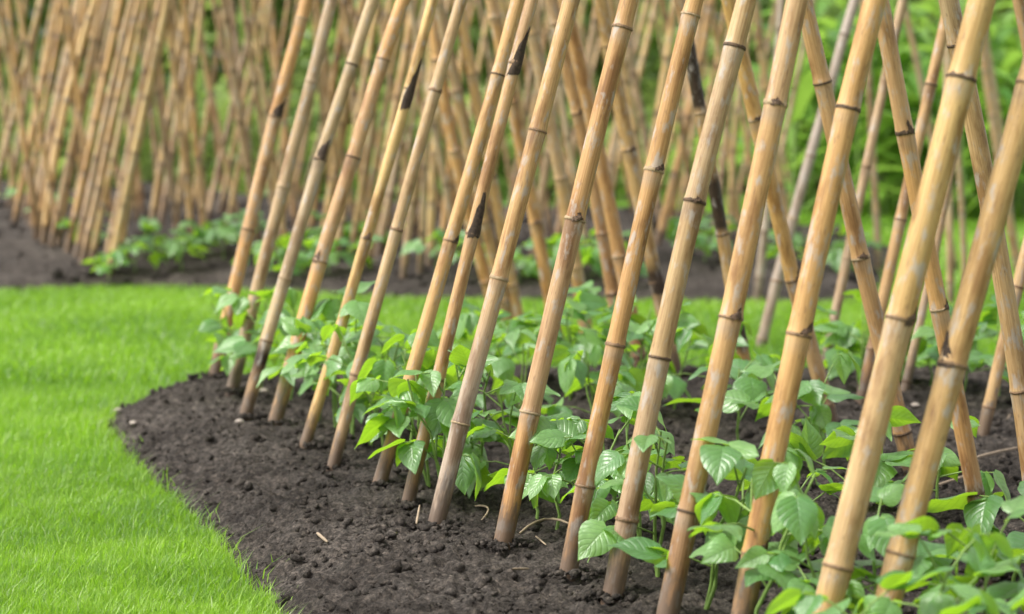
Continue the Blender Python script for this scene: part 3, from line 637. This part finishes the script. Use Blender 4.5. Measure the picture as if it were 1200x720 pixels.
# ------------------------------------------------------------------ straw and pebbles on the near bed
def straw(pts, r, label, name='dry_straw'):
    P = []
    for px, py, up in pts: p = on_ground(px, py); p[2] += up; P.append(p)
    P = np.array(P); tq = np.linspace(0, 1, len(P)); Q = np.stack([np.polyval(np.polyfit(tq, P[:, i], min(2, len(P) - 1)), np.linspace(0, 1, 9)) for i in range(3)], -1)
    V, F = tube(Q - P[0], r * np.array([.7, 1, 1.05, 1, .95, 1, .9, .8, .45]), 6)
    o = obj(name, mesh_np(name, V, F), M['straw']); o.location = tuple(P[0]); tag(o, label, 'straw' if name == 'dry_straw' else 'twig', 'dry straws on the near bed')
straw([(557, 597, .006), (572, 605, .012), (564, 613, .004)], .0018, 'bent pale straw on the soil between the grey cane and the next')
straw([(607, 630, .006), (640, 623, .018), (655, 622, .014), (690, 633, .004)], .0024, 'long pale dry stalk lying on soil beside the tenth cane')
straw([(628, 632, .004), (640, 644, .004)], .0016, 'short straw on soil below the long pale stalk')
straw([(677, 652, .004), (700, 648, .012), (712, 640, .01)], .0022, 'greenish straw lying between the bud-hole cane and the weathered cane')
straw([(696, 626, .008), (703, 642, .004)], .0015, 'thin upright straw by the bud-hole cane')
straw([(1085, 566, .008), (1120, 556, .018), (1160, 540, .014), (1205, 528, .006)], .004, 'long brown dry stem lying on bare soil at right', 'dry_twig')
straw([(1098, 572, .004), (1140, 560, .008)], .003, 'short brown dry stem under the long one at right', 'dry_twig')
straw([(1196, 470, .01), (1180, 494, .004)], .0025, 'pale straw on soil at the right edge')
straw([(488, 622, .01), (492, 612, .03)], .0022, 'stub of pale straw standing by the grey cane foot')
straw([(372, 628, .004), (384, 640, .006)], .003, 'pale chip of straw on open soil near the lawn')
straw([(600, 672, .003), (620, 671, .006)], .002, 'small pale straw on open soil below the tenth cane')
def pebble(px, py, r, label):
    b = on_ground(px, py); r_ = random.Random(int(px)); V = ICO_V * r * np.array([1.3, 1, .75]) * np.array([[r_.uniform(.8, 1.15)] for _ in range(12)])
    me = mesh_np('pebble', V, ICO_F); o = obj('pebble', me, M['stone']); o.location = (b[0], b[1], b[2] + r * .4); tag(o, label, 'pebble', 'pebbles on the near bed')
    sm = o.modifiers.new('s', 'SUBSURF'); sm.levels = 1; sm.render_levels = 2
pebble(281, 497, .013, 'small white pebble at the foot of the dark stained cane')
pebble(309, 461, .012, 'pinkish pebble behind the dark stained cane')
pebble(138, 484, .012, 'pale pebble in the corner of the soil bed by the lawn')
pebble(156, 500, .010, 'small pale pebble just inside the soil corner')
pebble(1073, 478, .011, 'pale pebble on bare soil between the thick canes at right')

# ------------------------------------------------------------------ beyond the beds: tall leafy plants and a hedge of shrubs
def maize_plant(x, y, h, label, seed):
    r_ = random.Random(seed); root = empty('maize_plant', (x, y, LAWN_Z)); tag(root, label, 'tall plant', 'tall long-leaved plants at the back right')
    P = np.array([(r_.uniform(-.02, .02), r_.uniform(-.02, .02), h * t) for t in np.linspace(0, 1, 6)]); V, F = tube(P, np.linspace(.018, .006, 6), 6); obj('stem', mesh_np('stem', V, F), M['stem'], root)
    n = r_.choice((10, 11, 12, 13))
    for i in range(n):
        t = .06 + .92 * i / n; az = i * math.pi * .93 + r_.uniform(-.6, .6); L = r_.uniform(.9, 1.35) * (1.1 - .4 * t); w_ = r_.uniform(.09, .15)
        up = r_.uniform(.85, 1.35); V = []
        for s_ in np.linspace(0, 1, 9):
            el = up - 1.9 * s_ * s_; rr = L * s_ * math.cos(.5 * up); zz = L * (math.sin(up) * s_ - .75 * s_ * s_)
            ww = w_ * (math.sin(math.pi * (.12 + .86 * s_)) ** .8) * .5
            for v in (-1, 0, 1):
                V.append((math.cos(az) * rr - math.sin(az) * v * ww, math.sin(az) * rr + math.cos(az) * v * ww, h * t * .8 + zz + abs(v) * ww * .35))
        F = [(a * 3 + b, a * 3 + b + 1, a * 3 + b + 4, a * 3 + b + 3) for a in range(8) for b in range(2)]
        me = mesh_np('leaf', V, F); vfloat(me, 'tone', np.full(len(V), min(.9, max(0, r_.gauss(.55, .38))))); obj('leaf', me, M['maize'], root)
mz = []
for i in range(36):
    px = 915 + i * 9.5 + rng.uniform(-8, 8); d = rng.uniform(15.8, 20.5); mz.append(((px - 600) / FPX * d, d, rng.uniform(1.5, 2.2)))
mz.sort(key=lambda q: q[0] / q[1])
for i, (x, y, h) in enumerate(mz): maize_plant(x, y, h, f'tall plant with long arching green leaves at the back right, {ordinal(i + 1)} from the left', 900 + i)

def shrub(x, y, h, wd, n, lf, label, tone, seed):
    g = np.random.default_rng(seed); r_ = random.Random(seed); root = empty('hedge_shrub', (x, y, LAWN_Z)); tag(root, label, 'shrub', 'hedge shrubs behind the beds')
    VV, FF, off = [], [], 0
    for s_ in range(5):
        a = r_.uniform(0, 6.28); P = np.array([(math.cos(a) * wd * .35 * t, math.sin(a) * wd * .35 * t, h * .8 * t) for t in np.linspace(0, 1, 5)]); V, F = tube(P, np.linspace(.03, .008, 5), 6)
        VV.append(V); FF.append(F + off); off += len(V)
    obj('trunk', mesh_np('trunk', np.vstack(VV), np.vstack(FF)), M['wood'], root)
    nc = 46; cz = .08 + .92 * g.random(nc); ca = g.random(nc) * 6.283; cr = np.sqrt(g.random(nc)) * (1 - .35 * np.abs(cz - .45))
    ctr = np.stack([np.cos(ca) * cr * wd / 2, np.sin(ca) * cr * wd / 2, cz * h * .95], -1); ct = np.clip(tone + .25 * g.standard_normal(nc), 0, .92)
    k = g.integers(0, nc, n); dirv = g.standard_normal((n, 3)); dirv /= np.linalg.norm(dirv, axis=1)[:, None]
    B = ctr[k] + dirv * (g.random((n, 1)) ** .5) * np.array([.30, .30, .24]) * wd * .55; B[:, 2] = np.clip(B[:, 2], .02, None)
    A = g.standard_normal((n, 3)); A[:, 2] -= .3; A /= np.linalg.norm(A, axis=1)[:, None]; S = np.cross(A, g.standard_normal((n, 3))); S /= np.linalg.norm(S, axis=1)[:, None]
    L = lf * (.7 + .6 * g.random((n, 1)))
    V = np.stack([B, B + A * L * .5 + S * L * .3, B + A * L, B + A * L * .5 - S * L * .3], 1).reshape(-1, 3)
    me = mesh_np('crown', V, np.arange(4 * n).reshape(-1, 4)); vfloat(me, 'tone', np.repeat(np.clip(ct[k] + .12 * g.standard_normal(n), 0, .92), 4))
    o = obj('crown', me, M['shrub'], root); o['kind'] = 'stuff'
rows = []
for i in range(17):
    d = rng.uniform(25.5, 27.5); rows.append((-8.2 + i * 1.02, d, rng.uniform(2.5, 3.2), rng.uniform(1.7, 2.1), 4600, .15, rng.uniform(.55, .85) if i < 11 else rng.uniform(.1, .35)))
rows.sort(key=lambda q: q[0] / q[1])
for i, q in enumerate(rows): shrub(*q[:6], f'dense green hedge shrub behind the beds, {ordinal(i + 1)} from the left', q[6], 700 + i)
low = []
for i in range(13):
    d = rng.uniform(18.5, 23.5); px = -30 + i * 82 + rng.uniform(-25, 25); low.append(((px - 600) / FPX * d, d, rng.uniform(.55, 1.25), rng.uniform(.8, 1.2), 900, .12, rng.uniform(.5, .8)))
low.sort(key=lambda q: q[0] / q[1])
for i, q in enumerate(low): shrub(*q[:6], f'low bright green leafy bush behind the far canes, {ordinal(i + 1)} from the left', q[6], 760 + i)
